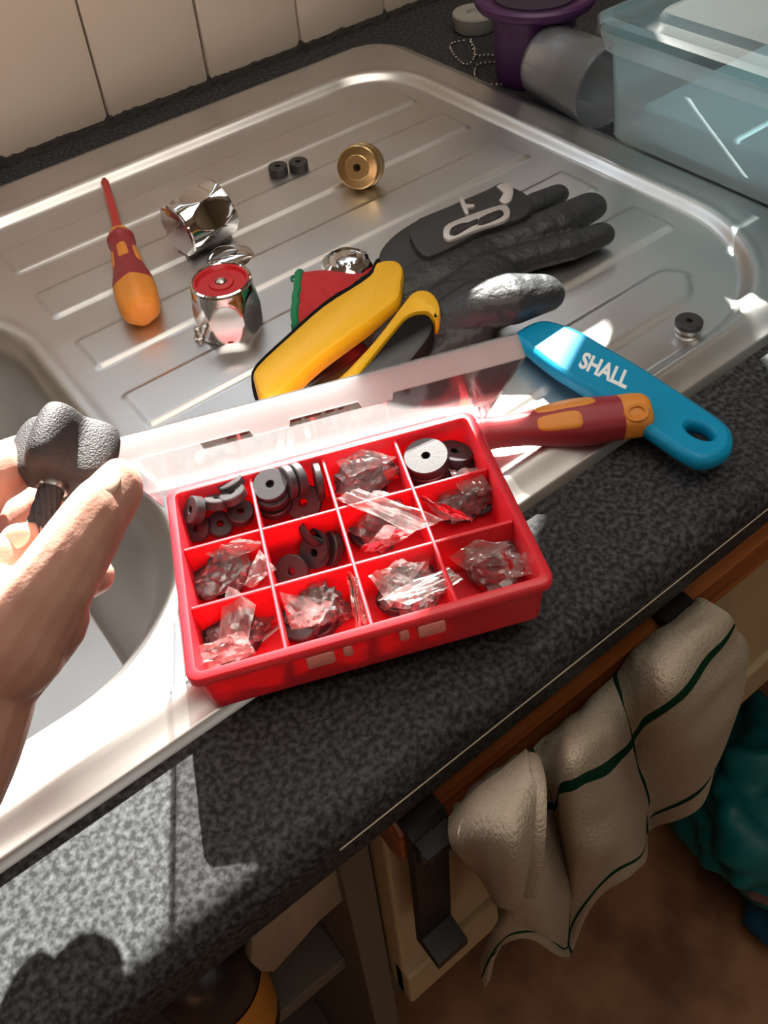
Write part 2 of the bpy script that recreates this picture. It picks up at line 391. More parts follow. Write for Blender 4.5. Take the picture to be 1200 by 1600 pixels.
# black over-door towel holder: two straps and a bar
rk = thing('towel_rail', 'black metal towel rail hooked over the oak drawer edge', 'towel rail', (0, 0, -100))
def strap(x, w_, zb):
    pr = [(fy+24, -60), (fy+24, -30-38), (fy+22, 34), (fy-17, 35), (fy-19, 30), (fy-19, zb+106), (fy-30, zb+100), (fy-30, zb+92), (fy-15, zb+92), (fy-16, 31), (fy+19, 30), (fy+20, -60)]
    pr = [(fy+20, 20), (fy+20, 38), (fy-18, 38), (fy-21, 34), (fy-21, zb+100), (fy-34, zb+96), (fy-34, zb+88), (fy-16, zb+88), (fy-16, 33), (fy+16, 33), (fy+16, 20)]
    vs = [(x+a, p[0], p[1]) for a in (0, w_) for p in pr]; k = len(pr)
    obj('strap', G().add(vs, [(i, (i+1) % k, k+(i+1) % k, k+i) for i in range(k)]+[tuple(range(k))[::-1], tuple(range(k, 2*k))]), 'black', rk, smooth=False)
strap(94, 20, -188); strap(261, 21, -150)
obj('bar', G().tube([(96, -4, 28), (281, -4, 28)], 4, 12), 'black', rk)
for x in (95, 262): obj('bar_arm', G().box(x, x+18, -8, fy-16, 24, 32), 'black', rk, smooth=False)

# towel: terry cloth bunched over the bar
def net(rows, u, v):
    def cr(p, t):
        k = len(p)-1; i = min(int(t*k), k-1); f_ = t*k-i
        a, b, c, d = p[max(i-1, 0)], p[i], p[i+1], p[min(i+2, k)]
        return .5*((2*b)+(c-a)*f_+(2*a-5*b+4*c-d)*f_*f_+(3*b-a-3*c+d)*f_**3)
    return cr([cr(r, u) for r in rows], v)
def rows(*rr): return [[PYp(x, y, d) for x, y, d in r] for r in rr]
TW = rows([(712, 1262, 2), (770, 1210, 2), (830, 1172, 2), (900, 1120, 2), (960, 1062, 2), (1020, 1000, 2), (1092, 934, 2)],
          [(716, 1300, -12), (790, 1250, -30), (850, 1215, -14), (905, 1180, -36), (975, 1120, -16), (1040, 1050, -32), (1130, 958, -14)],
          [(752, 1360, -12), (805, 1320, -46), (868, 1290, -14), (915, 1270, -44), (985, 1190, -12), (1060, 1120, -38), (1150, 985, -14)],
          [(778, 1430, -8), (822, 1400, -48), (880, 1370, -14), (930, 1330, -46), (1000, 1240, -10), (1080, 1170, -36), (1166, 1008, -14)],
          [(745, 1490, -6), (825, 1450, -44), (880, 1455, -16), (955, 1350, -42), (1005, 1290, -8), (1085, 1215, -30), (1165, 1040, -12)],
          [(752, 1532, -6), (820, 1470, -42), (885, 1482, -18), (965, 1375, -40), (1012, 1312, -8), (1075, 1255, -26), (1150, 1085, -10)])
tw = G().sheet(lambda u, v: tuple(net(TW, u, v)+V((0, 3.2*noise.noise(V((u*7, v*4, 1)))+1.6*noise.noise(V((u*17, v*9, 4)))-5*math.sin(u*21+2.2*v)*ss(.1, .5, v)*(.4+.6*v), 1.5*noise.noise(V((u*6, v*6, 8)))))), 120, 90)
M['towel'] = mat('terry_cloth', (.42, .36, .28), 1.0, Specular_IOR_Level=.0); bump(M['towel'], 620, .9, .0018, 3)
mt = M['towel']; uvn = nd(mt, 'ShaderNodeUVMap'); sx = nd(mt, 'ShaderNodeSeparateXYZ'); lk(mt, uvn.outputs[0], sx.inputs[0])
def band(out, c, wd):
    a = nd(mt, 'ShaderNodeMath', operation='SUBTRACT'); lk(mt, out, a.inputs[0]); a.inputs[1].default_value = c
    b = nd(mt, 'ShaderNodeMath', operation='ABSOLUTE'); lk(mt, a.outputs[0], b.inputs[0])
    d = nd(mt, 'ShaderNodeMath', operation='LESS_THAN'); lk(mt, b.outputs[0], d.inputs[0]); d.inputs[1].default_value = wd; return d.outputs[0]
acc = None
for out, c, wd in ((sx.outputs[1], .30, .018), (sx.outputs[0], .33, .010), (sx.outputs[0], .68, .011), (sx.outputs[1], .88, .012)):
    q = band(out, c, wd)
    if acc is None: acc = q
    else:
        mx = nd(mt, 'ShaderNodeMath', operation='MAXIMUM'); lk(mt, acc, mx.inputs[0]); lk(mt, q, mx.inputs[1]); acc = mx.outputs[0]
mxr = nd(mt, 'ShaderNodeMix', data_type='RGBA'); lk(mt, acc, mxr.inputs['Factor'])
mxr.inputs[6].default_value = (.42, .36, .28, 1); mxr.inputs[7].default_value = (.010, .045, .022, 1)
lk(mt, mxr.outputs[2], mt.node_tree.nodes['Principled BSDF'].inputs['Base Color'])
def uvgrid(o, nu, nv):
    uv = o.data.uv_layers.new(name='UVMap')
    for l in o.data.loops:
        uv.data[l.index].uv = ((l.vertex_index % (nu+1))/nu, (l.vertex_index//(nu+1))/nv)
twr = thing('hand_towel', 'pale terry towel with dark green stripes, bunched over the black rail', 'towel', PYp(900, 1150, 2))
def inlocal(o, root):
    o.parent = root; o.matrix_parent_inverse = Matrix.Identity(4)
    iv = root.matrix_world.inverted(); o.data.transform(iv); return o
def wobj(name, g, mt, root, **k):                 # mesh given in world millimetres, put under its thing
    return inlocal(obj(name, g, mt, None, **k), root)
t1 = wobj('towel_body', tw, 'towel', twr, mods=(('SOLIDIFY', dict(thickness=.004, offset=0)), ('SUBSURF', dict(levels=1, render_levels=1)))); uvgrid(t1, 120, 90)
FW = rows([(706, 1282, -8), (745, 1240, -12), (790, 1205, -14), (826, 1176, -12)],
          [(712, 1320, -24), (750, 1290, -40), (795, 1262, -46), (832, 1215, -40)],
          [(754, 1366, -26), (772, 1345, -46), (800, 1330, -56), (830, 1300, -52)],
          [(778, 1410, -30), (785, 1412, -44), (805, 1410, -50), (822, 1385, -52)])
t2 = wobj('folded_corner', G().sheet(lambda u, v: tuple(net(FW, u, v)), 40, 40), 'towel', twr, mods=(('SOLIDIFY', dict(thickness=.004, offset=0)),))

hem = [net(FW, .985, i/20)+V((0, -2.5, 0)) for i in range(21)]
wobj('hem', G().tube(hem, 3.2, 10, .7), 'towel', twr, label='stitched towel hem')
# things glimpsed in the cupboard and on the floor
def pyp(pts, Y): return [(PYp(x, y, Y).x, PYp(x, y, Y).z) for x, y in pts]
def ypr(pts, Y, t, b): 
    T = Matrix(((1, 0, 0, 0), (0, 0, 1, Y), (0, 1, 0, 0), (0, 0, 0, 1))); return G().prism(pyp(pts, Y), 0, t, b, T)
brd = ypr([(395, 1440), (520, 1342), (560, 1330), (545, 1400), (500, 1440), (428, 1520), (408, 1520), (392, 1505)], 40, 7, 1.5)
tag(obj('board', brd, 'board'), 'pale cutting board with clipped corners, leaning in the dark cupboard', 'board')
bw = G().lathe([(1, -330), (26, -330), (34, -250), (36, -180), (33, -180), (31, -250), (24, -324), (1, -324)], 32, Matrix.Translation((58, 112, 0)) @ Matrix.Diagonal((.85, .85, 1, 1)))
tag(obj('jug', bw, 'greybowl'), 'round grey plastic beaker behind the pale board in the cupboard', 'beaker')
bt = thing('bottle', 'dark bottle with a yellow label, low in the cupboard corner', 'bottle', (-4, 76, -330))
obj('body', G().lathe([(1, 0), (28, 0), (30, 3), (30, 120), (24, 140), (10, 152), (10, 168), (1, 168)], 32), 'bottle', bt)
obj('label', G().lathe([(30.5, 20), (30.5, 88)], 32, ang=(-2.2, .6), caps=False), 'yellowlabel', bt, label='yellow paper label')

bagf = thing('shopping_bag', 'crumpled teal and blue bag lying on the brown floor', 'bag', (620, 10, -900))
def blob(c, r, amp, sc, sub=5, seed=0, flat0=None):
    bm = bmesh.new(); bmesh.ops.create_icosphere(bm, subdivisions=sub, radius=1); g = G()
    vs = []
    for v in bm.verts:
        p = v.co.copy(); q = p*sc+V((seed, seed*2.3, 0)); d = 1+amp*(abs(noise.noise(q))*2-.5)+amp*.5*(abs(noise.noise(q*2.3))*2-.5)
        p = V((p.x*r[0]*d, p.y*r[1]*d, p.z*r[2]*d))+V(c)
        if flat0 is not None and p.z < flat0: p.z = flat0
        vs.append(tuple(p))
    fs = [tuple(x.index for x in f.verts) for f in bm.faces]; bm.free(); return g.add(vs, fs)
obj('bag_body', blob((0, 0, 120), (110, 120, 130), .22, 1.5, 5, 3, 0), 'teal', bagf, ang=180)
obj('bag_base', blob((-10, -70, 50), (90, 90, 60), .2, 1.6, 4, 9, 0), 'tealdark', bagf, ang=180)
obj('handle', G().tube(spline([(-95, -40, 95), (-60, -110, 120), (0, -130, 110), (60, -110, 90)]), 10, 10, .35), 'brownstrap', bagf)
# ================================================================== WASHER BOX
BO = V((42.27, 65.09, 7.86)); byaw, btilt, broll = -.4102, -.0184, .0515
bu = V((math.cos(byaw), math.sin(byaw), 0)); bv0 = V((-math.sin(byaw), math.cos(byaw), 0))
bv = bv0*math.cos(btilt)+V((0, 0, math.sin(btilt))); bu = bu*math.cos(broll)+V((0, 0, math.sin(broll))); bn = bu.cross(bv).normalized(); bv = bn.cross(bu)
BM = Matrix((bu, bv, bn)).transposed().to_4x4(); BM.translation = BO
BI = BM.inverted()
BW, BD, BH, INS = 149, 105, 28.3, 4.3
def BX(x, y, n):
    """picture point -> box coordinates on the plane n above its base"""
    o = BI @ CAM; d = BI.to_3x3() @ ray(x, y); return o+d*((n-o.z)/d.z)
box = thing('washer_box', 'open red compartment box of tap washers with a clear hinged lid', 'storage box', BM)
t = 1.6
def rr2(x0, x1, y0, y1, r, n=4):
    return [(cx+r*math.cos(a+pi/2*i/n), cy+r*math.sin(a+pi/2*i/n)) for cx, cy, a in ((x1-r, y0+r, -pi/2), (x1-r, y1-r, 0), (x0+r, y1-r, pi/2), (x0+r, y0+r, pi)) for i in range(n+1)]
g = G()
def loopz(L, z): return [(p[0], p[1], z) for p in L]
i0 = INS
rings = [loopz(rr2(i0, BW-i0, i0, BD-i0, 4), 0), loopz(rr2(2.6, BW-2.6, 2.6, BD-2.6, 4), BH-5), loopz(rr2(0, BW, 0, BD, 5), BH-4.4), loopz(rr2(0, BW, 0, BD, 5), BH-.8), loopz(rr2(.8, BW-.8, .8, BD-.8, 4.5), BH),
         loopz(rr2(3.9, BW-3.9, 3.9, BD-3.9, 3), BH), loopz(rr2(4.4, BW-4.4, 4.4, BD-4.4, 3), BH-1.2), loopz(rr2(i0+t, BW-i0-t, i0+t, BD-i0-t, 3), 1.6)]
k = len(rings[0]); vs = [p for r_ in rings for p in r_]
g.add(vs, [(a*k+i, a*k+(i+1) % k, (a+1)*k+(i+1) % k, (a+1)*k+i) for a in range(len(rings)-1) for i in range(k)]+[tuple(range(k))[::-1], tuple((len(rings)-1)*k+i for i in range(k))])
obj('tray', g, 'red', box, ang=50)
e = 4.6
for i in (1, 2, 3):
    x = e+(BW-2*e)*i/4; obj('divider', G().box(x-.8, x+.8, e, BD-e, 1.5, BH-2.2), 'red', box, smooth=False, mods=(('BEVEL', dict(width=.0005, segments=2)),))
for j in (1, 2):
    y = e+(BD-2*e)*j/3; obj('cross_divider', G().box(e, BW-e, y-.8, y+.8, 1.5, BH-2.6), 'red', box, smooth=False, mods=(('BEVEL', dict(width=.0005, segments=2)),))
def bface(x, y):                                     # point of the box front from the picture
    o = BI @ CAM; d = BI.to_3x3() @ ray(x, y); s_ = (0-o.y)/d.y; q = o+d*s_; return q
for x0_, x1_, zt, zb in ((46.0, 57.5, BH-5.2, BH-13), (61, 65, BH-4.6, BH-11.5), (84, 88, BH-4.6, BH-11.5), (91.5, 103, BH-5.2, BH-13)):
    T = Matrix(((1, 0, 0, 0), (0, 0, -1, 3.0), (0, 1, 0, 0), (0, 0, 0, 1)))
    lt = obj('latch', G().prism(rr2(x0_, x1_, zb, zt, 1.5), 0, 3.2, .5, T), 'redtab', box, ang=40, label='paler red latch tab')
# lid
LA = .9756; LL_ = 110.4; lipd = 9.0; lx0, lw = -2.4, 153.6
ld = V((0, -math.cos(LA), math.sin(LA))); ln = V((0, -math.sin(LA), -math.cos(LA)))
LM = Matrix(((1, 0, 0, lx0), (0, ld.y, ln.y, BD), (0, ld.z, ln.z, BH+.6), (0, 0, 0, 1)))        # lid: x along hinge, y up the lid, z inwards
g = G().prism(rr2(0, lw, 0, LL_, 3), -.6, .6, 0, LM)
lid = obj('lid', g, 'lid', box, smooth=False, label='clear plastic lid')
g = G()
g.box(0, 1.3, 4, LL_, 0, lipd, LM).box(lw-1.3, lw, 4, LL_, 0, lipd, LM).box(0, lw, 1, 2.2, 0, 4, LM)
obj('lid_sides', g, 'lid', lid, smooth=False)
fr = [(0, 0), (50, 0), (52, 3.4), (62, 3.4), (64, 0), (lw, 0), (lw, lipd), (0, lipd)]
fr = [(0, 0), (lw, 0), (lw, lipd), (104, lipd), (103, lipd+2.6), (92, lipd+2.6), (91, lipd), (66, lipd), (65, lipd+2.6), (52, lipd+2.6), (51, lipd), (0, lipd)]
T = LM @ Matrix(((1, 0, 0, 0), (0, 0, 1, LL_-1.4), (0, 1, 0, 0), (0, 0, 0, 1)))
obj('lid_lip', G().prism(fr, 0, 1.6, 0, T), 'lip', lid, smooth=False, label='frosted front lip of the lid')
M['sticker'] = film('worn_print', (.55, .50, .42), .05, .55, .4)
M['ink'] = film('faded_ink', (.25, .18, .15), .05, .7, .4)
g = G()
for a, b, q0, q1 in ((30, 118, 62, 86), ): g.box(a, b, q0, q1, -.75, -.61, LM)
obj('sticker', g, 'sticker', lid, smooth=False, label='faded paper sticker')
g = G()
for r_, (a, b) in enumerate(((36, 100), (40, 88))):
    x = a
    while x < b: 
        l = random.uniform(3, 9); g.box(x, min(b, x+l), 78-9*r_, 81.5-9*r_, .61, .72, LM); x += l+1.6
obj('print', g, 'ink', lid, smooth=False, label='faded worn print')

# ---- washers
def washer_g(r, h, hole, dome=False):
    if dome:
        return G().lathe([(hole, 0), (r*.55, 0.1*h), (r*.9, .5*h), (r, h), (r-1.4, h), (r*.78, .62*h), (r*.45, .28*h), (hole, .22*h)], 28, close=True)
    b = min(.5, h*.15)
    return G().lathe([(hole, 0), (r-b, 0), (r, b), (r, h-b), (r-b, h), (hole+.3, h), (hole, h-.3)], 28, close=True)
WM = {}
def washer(label, T, r=6.5, h=4, hole=1.8, mt='rubber', group=None, dome=False, name='tap_washer'):
    key = (r, h, hole, mt, dome)
    if key not in WM:
        o = obj(name, washer_g(r, h, hole, dome), mt, None, ang=35); WM[key] = o
    else:
        o = WM[key].copy(); COL.objects.link(o)
        for q in ('label', 'category', 'group'):
            if q in o: del o[q]
    t_ = T.copy(); t_.translation = t_.translation*S; o.matrix_world = t_
    return tag(o, label, 'washer', group)
BR3 = BM.to_3x3()
def bw_(x, y, n, axis, off=0):                        # washer pose from picture point + axis in box coordinates
    a = V(axis).normalized(); q = BX(x, y, n); c0 = (0, 1, 2)[min(2, max(0, int((BD-q.y)/(BD/3))))]
    while q.y > BD-12 and n < 23: n += .5; q = BX(x, y, n)
    return zframe(BM @ q, BR3 @ a)
gA = 'small washers in the back left compartment'
for lab, x, y, n, ax, r, h in (
    ('small black washer tipped on edge at the far left of the back left compartment', 312, 798, 7, (-.75, -.15, .6), 6.6, 5),
    ('small black washer face up against the cross divider, front of the back left compartment', 312, 826, 6, (-.35, -.5, .8), 6.4, 4),
    ('black washer on top of the leaning stack by the first divider', 365, 762, 17, (-.25, .35, .9), 6.4, 4.4),
    ('black washer second from top of the leaning stack by the first divider', 368, 780, 11, (-.2, .3, .92), 6.4, 4.4),
    ('black washer lying behind the tipped pair in the back left compartment', 340, 792, 5, (.2, .45, .85), 6.2, 4.6),
    ('grey edged washer at the bottom of the stack by the first divider', 376, 806, 5, (.15, -.2, .95), 6.4, 5),
    ('pale sided black washer lying at the centre front of the back left compartment', 345, 822, 4, (.1, -.35, .9), 6.4, 4)):
    washer(lab, bw_(x, y, n, ax), r, h, 1.6, 'rubber', gA)
gB = 'large washers in the second back compartment'
for lab, x, y, n, ax, r, h in (
    ('grey faced black washer lying on the pile in the second back compartment', 425, 762, 15.5, (-.1, -.25, .95), 8.4, 4),
    ('black washer lying under the grey faced one in the second back compartment', 428, 775, 10.5, (-.05, -.2, .95), 8.4, 4.5),
    ('black washer lowest of the pile at the left of the second back compartment', 430, 790, 5, (0, -.15, 1), 8.4, 4.5),
    ('black washer standing on edge behind the round faced one, left of two', 455, 752, 12, (-.9, -.3, .25), 8.2, 4),
    ('black washer standing on edge behind the round faced one, right of two', 470, 748, 12, (-.9, -.3, .25), 8.2, 4),
    ('black washer facing forward in front of the two standing on edge', 475, 784, 9, (-.15, -.72, .68), 8.8, 4),
    ('thin black washer upright against the divider at the right of the second back compartment', 503, 752, 11, (-1, 0, .1), 9, 3.2)):
    washer(lab, bw_(x, y, n, ax), r, h, 1.9, 'rubber', gB)
gC = 'largest washers in the back right compartment'
pc = BX(658, 700, 23); pc.y = min(pc.y, 88.5); pc.x = max(pc.x, 4.6+139.8*.75+12)
for i, lab in enumerate(('largest black washer, face up on top of the back right stack', 'black washer second from top of the back right stack', 'black washer third from top of the back right stack', 'black washer lowest of the back right stack')):
    washer(lab, zframe(BM @ V((pc.x, pc.y, 18.5-5.1*i)), BR3 @ V((-.08, -.10, 1))), 10.6, 5, 1.9, 'rubber', gC)
for i, lab in enumerate(('black washer tilted beside the tall stack, highest of three', 'black washer tilted beside the tall stack, middle of three', 'black washer tilted beside the tall stack, lowest of three')):
    washer(lab, zframe(BM @ V((pc.x+13.5+1.2*i, pc.y+3, 13.5-4.6*i)), BR3 @ V((.28, .1, 1))), 8.6, 4.1, 1.9, 'rubber', gC)
gD = 'domed and flat washers in the centre left compartment'
for lab, x, y, n, ax, r, h, dm in (
    ('shiny domed black washer standing on edge in the centre left compartment', 478, 842, 13, (.75, .1, .5), 8.6, 6, True),
    ('black domed washer leaning behind the flat ones in the centre left compartment', 505, 852, 9, (-.7, -.4, .55), 8.4, 6, True),
    ('flat black washer leaning at the middle of the centre left compartment', 495, 862, 9, (-.45, -.6, .65), 7.4, 3.6, False),
    ('black washer with dark hole at the front of the centre left compartment', 459, 892, 7, (-.3, -.6, .75), 7.6, 3.8, False),
    ('black washer tilted against the right divider of the centre left compartment', 524, 858, 7, (-.8, -.1, .5), 8, 4, False)):
    washer(lab, bw_(x, y, n, ax), r, h, 1.8, 'rubber', gD, dm)

# ---- polythene bags, each with its washers inside
def bag(label, x, y, n, r, seed, flaps=(), yaw=0, inner=3, ir=6.5, ih=4, what='black washer', mt='rubber', where='', hole=1.8):
    c = BX(x, y, n); Rz = Matrix.Rotation(yaw, 3, 'Z'); rnd = random.Random(seed)
    bm = bmesh.new(); bmesh.ops.create_icosphere(bm, subdivisions=4, radius=1); vs = []
    planes = [(V((rnd.gauss(0, 1), rnd.gauss(0, 1), rnd.gauss(0, .8))).normalized(), rnd.uniform(.62, .95)) for _ in range(26)]
    for v in bm.verts:
        p = v.co.copy()
        for nn_, dd in planes:                        # crease facets
            s_ = p.dot(nn_)-dd
            if s_ > 0: p -= nn_*s_*1.25
        q = p*3.1+V((seed*1.7, 0, 0)); p *= 1+.20*(abs(noise.noise(q))*2-.35)+.10*(abs(noise.noise(q*2.6))*2-.35)
        p = V((p.x*r[0], p.y*r[1], p.z*r[2])); p = Rz @ p
        z = max(1.8, p.z+c.z); vs.append(BM @ V((min(max(p.x+c.x, 5.5), BW-5.5), min(max(p.y+c.y, 5.5), BD-5.5), z)))
    g = G().add([tuple(a) for a in vs], [tuple(a.index for a in f.verts) for f in bm.faces]); bm.free()
    root = thing('polythene_bag', label, 'plastic bag', BM @ V((c.x, c.y, 1.8)), 'small clear bags in the red box')
    wobj('pouch', g, 'bag', root, ang=14)
    for fl in flaps:
        pts = [BM @ BX(a, b, h_) for a, b, h_ in fl]; sd_ = rnd.random()*9
        def fn(u, v, pts=pts, sd_=sd_):
            q = (pts[0]*(1-u)+pts[1]*u)*(1-v)+(pts[3]*(1-u)+pts[2]*u)*v
            return tuple(q+V((0, 0, 1))*(1.7*noise.noise(V((u*3.2+sd_, v*2.4, sd_)))+.8*noise.noise(V((u*8+sd_, v*6, 4)))))
        wobj('flap', G().sheet(fn, 16, 12), 'flap', root, ang=14)
    for i in range(inner):
        dx, dz, wd = ((0, 0, 'lowest'), (0, n*.75, 'topmost'), (-.5*r[0], ih*.8, 'left-hand'), (.5*r[0], ih*.7, 'right-hand'))[i]
        p = V((c.x+dx, c.y+(0, 1, -1, 1)[i], 2.8+dz))
        washer(f'{wd} {what} sealed inside the clear bag in the {where}', zframe(BM @ p, BR3 @ V((rnd.uniform(-.5, .5), rnd.uniform(-.5, .3), 1))), ir, ih, hole, mt, f'bagged washers in the {where}')
bag('clear crumpled bag in the third back compartment, pale and shiny on top', 578, 742, 11, (16.5, 13, 12), 1, [((515, 712, 22), (560, 700, 26), (620, 715, 24), (545, 745, 20))], .2, 3, 7.5, 4, where='third back compartment')
bag('large crumpled bag with a broad pale flap across the centre right divider', 592, 815, 11, (17, 14.5, 12), 2, [((524, 778, 27), (560, 762, 30), (694, 812, 27), (640, 832, 26)), ((560, 862, 12), (600, 820, 22), (650, 830, 18), (600, 862, 9))], 0, 4, 7, 4, where='centre compartment')
bag('clear bag of black washers in the right middle compartment', 722, 778, 12, (15, 13, 11), 3, [((655, 775, 24), (690, 785, 22), (740, 812, 12), (690, 815, 12)), ((700, 735, 24), (745, 730, 26), (770, 765, 18), (720, 770, 20))], .3, 4, 7.5, 4, where='right middle compartment')
bag('clear bag with a bright folded corner in the left middle compartment', 352, 893, 11, (16.5, 13.5, 13), 4, [((380, 915, 20), (405, 858, 27), (432, 888, 26), (395, 918, 20)), ((320, 865, 22), (375, 840, 26), (415, 850, 22), (350, 880, 18))], 0, 3, 8, 5, where='left middle compartment')
bag('clear bag with a long pale flap in the front left compartment', 372, 985, 9, (16.5, 13, 10), 5, [((355, 912, 26), (400, 945, 24), (385, 1010, 16), (340, 1000, 16)), ((298, 1012, 20), (380, 985, 20), (400, 1020, 14), (318, 1050, 12))], 0, 3, 9.5, 5, where='front left compartment')
bag('clear glossy bag of washers in the second front compartment', 497, 955, 11, (16.5, 13, 12), 6, [((437, 925, 26), (520, 940, 24), (500, 975, 16), (455, 985, 14)), ((540, 890, 27), (560, 905, 26), (575, 975, 16), (555, 980, 14))], .1, 3, 8.5, 5, where='second front compartment')
bag('most crumpled bag, glinting pink, in the third front compartment', 640, 922, 11, (17, 13.5, 13), 7, [((590, 935, 22), (640, 945, 24), (725, 905, 24), (700, 885, 24)), ((575, 900, 22), (625, 875, 27), (665, 880, 26), (610, 950, 16))], -.1, 3, 7.5, 4, where='third front compartment')
bag('clear bag of red washers in the front right compartment', 768, 885, 9, (16.5, 13, 11), 8, [((700, 870, 20), (745, 845, 25), (800, 850, 24), (730, 890, 16)), ((780, 860, 20), (838, 865, 24), (842, 895, 18), (790, 905, 12))], 0, 2, 9.5, 3, 'red ring washer', 'redrubber', 'front right compartment', 5)

# ================================================================== TOOLS AND TAP PARTS ON THE DRAINER
def screwdriver(label, T, prof, rhex, shaft, inlays, cap0, hole=None):
    """handle runs along local x from 0 (blade end) to L"""
    root = thing('screwdriver', label, 'screwdriver', T)
    X = Matrix(((0, 0, 1, 0), (0, 1, 0, 0), (-1, 0, 0, 0), (0, 0, 0, 1)))       # lathe axis z -> x
    def rf(a, z): return 1+rhex*math.cos(6*a)
    fine = [(p.y, p.x) for p in spline([(x, r, 0) for x, r in prof], 6)]
    fine = [(max(.01, r), z) for r, z in fine]
    grip = [p for p in fine if p[1] <= cap0]; cap = [grip[-1]]+[p for p in fine if p[1] > cap0]
    obj('grip', G().lathe(grip, 36, X, rf=rf), 'maroon', root, ang=60, label='dark red grip')
    c = obj('end_cap', G().lathe(cap, 36, X, rf=rf), 'orange', root, ang=60, label='orange end cap')
    obj('ferrule', G().lathe([(prof[0][1]*.6, -3.5), (prof[0][1]*.98, -3), (prof[0][1]*1.06, 1.5), (prof[0][1]*.9, 2.5)], 30, X), 'orange', root, label='orange ferrule')
    import bisect
    zz = [p[1] for p in fine]
    def rad(x):
        i = min(max(bisect.bisect(zz, x), 1), len(fine)-1); a, b = fine[i-1], fine[i]; t_ = 0 if b[1] == a[1] else (x-a[1])/(b[1]-a[1]); return a[0]+(b[0]-a[0])*t_
    for xa, xb, th, half in inlays:
        def fn(u, v):
            x = xa+(xb-xa)*u; e_ = min(1, math.sqrt(max(0, 1-(2*u-1)**6))); a = th+(2*v-1)*half*e_
            lift = .55*ss(0, .12, min(u, 1-u))*ss(0, .12, min(v, 1-v))-.15
            r = rad(x)*(1+rhex*math.cos(6*a))+lift
            return tuple(X @ V((r*math.cos(a), r*math.sin(a), x)))
        obj('inlay', G().sheet(fn, 24, 10), 'orange', root, ang=60, label='orange inlay')
    if hole:
        hx, hz = hole
        a = Matrix.Rotation(math.radians(38), 4, 'X') @ Matrix.Translation((hx, 0, hz)) @ Matrix.Diagonal((1.35, 1, 1, 1))
        obj('hanging_eye', G().lathe([(2.6, -1.2), (4.2, -1.2), (4.8, -.2), (4.2, .7), (3.1, .7), (2.6, 0)], 28, a, close=True), 'orange', c)
        obj('eye_hole', G().lathe([(.01, -.4), (2.8, -.4)], 24, a), 'bottle', c, label='dark hollow of the hanging eye')
    for nme, a, b, r, mt_ in shaft: obj(nme, G().lathe([(r*.9, -b), (r, -b+1), (r, -a)], 20, X), mt_, root)
    return root, X
# left one, standing in the shade of the back rim
a, b = P(163, 282, 11), P(222, 492, 18.5); d = (b-a); L1 = d.length
hx = 100
o1 = b-d.normalized()*hx; 
r1, X = screwdriver('small red and orange screwdriver lying by the back rim, tip to the wall', frame(o1, d, (0, 0, 1)),
    [(0, 7.6), (6, 9.6), (12, 8.6), (22, 8.8), (40, 9.6), (55, 11.5), (66, 13.2), (78, 13.6), (88, 13), (95, 11), (99, 7), (100, .1)], .035,
    [('shaft', 3, L1-hx-3, 3.1, 'redshaft')], [(22, 42, 3.14+.1, .42), (24, 48, 3.14+1.15, .28), (24, 48, 3.14-1.0, .30), (56, 74, 3.14-1.75, .3)], 74)
obj('tip', G().tube([(-(L1-hx-4), 0, 0), (-(L1-hx+3), 0, 0)], [2.4, 1.6], 12, .4), 'darksteel', r1, label='dark steel tip')
# right one, poking out from behind the red box
a, b = P(738, 680, 17), P(1016, 646, 17); d = b-a; L2 = d.length
r2, X = screwdriver('larger maroon and orange screwdriver with hanging eye, beside the red box', frame(a+V((0, 0, 0)), d, (0, 0, 1)),
    [(0, 8.2), (5, 8.8), (L2*.14, 8.0), (L2*.3, 8.6), (L2*.48, 11), (L2*.62, 11.8), (L2*.8, 11.2), (L2*.93, 11), (L2*.985, 9), (L2, .1)], .03,
    [('shaft', 3, 70, 3.2, 'redshaft')], [(L2*.34, L2*.60, 3.14+.62, .42), (L2*.34, L2*.70, 3.14-.40, .48)], L2*.84, (L2*.89, 10.9))

KN = {}
def knob_g(R, H, D, nf=6, top=1.0, zc=.5):
    prof = []; nz = 26
    vs = []; n = 96
    for j in range(nz+1):
        z = H*j/nz; e_ = min(z, H-z); rz = R*(1-.10*ss(.35, 1, z/H)*top)
        if e_ < 1.4: rz -= (1.4-e_)**2*.45
        for i in range(n):
            a = 2*pi*i/n; da = (a+pi/nf) % (2*pi/nf)-pi/nf
            bul = 1-.16*((z/H-zc)/.5)**2                     # dished facets, oval in outline
            r = min(rz, D/(math.cos(da)*max(.2, bul)))
            vs.append((r*math.cos(a), r*math.sin(a), z))
    fs = [(j*n+i, j*n+(i+1) % n, (j+1)*n+(i+1) % n, (j+1)*n+i) for j in range(nz) for i in range(n)]
    return vs, fs, n, nz
# standing knob with the red cap
kb = P(362, 517, 0); kT = Matrix.Translation((kb.x, kb.y, 4.6))
k2 = thing('chrome_knob', 'chrome tap knob standing upright with a red plastic cap', 'tap knob', kT)
vs, fs, n, nz = knob_g(20.5, 34, 17.6)
obj('knob_body', G().add(vs, fs).lathe([(18.2, 34), (17, 34.6), (16.4, 34), (16.3, 31)], 64, caps=False), 'chrome', k2, ang=22)
cp = obj('red_cap', G().lathe([(16.4, 31.5), (16.4, 33.6), (15.2, 33.6), (14.2, 31.2), (8, 30.6), (7.2, 32.6), (5.0, 33), (3.6, 33), (3.2, 31.5), (.01, 31.5)], 48), 'redrubber', k2, ang=50, label='glossy red hot tap cap')
sg = G().lathe([(3.0, 31.5), (3.1, 33.2), (2.2, 34.2), (.01, 34.6)], 20); obj('cap_screw', sg, 'plainsteel', cp, label='cross head screw')
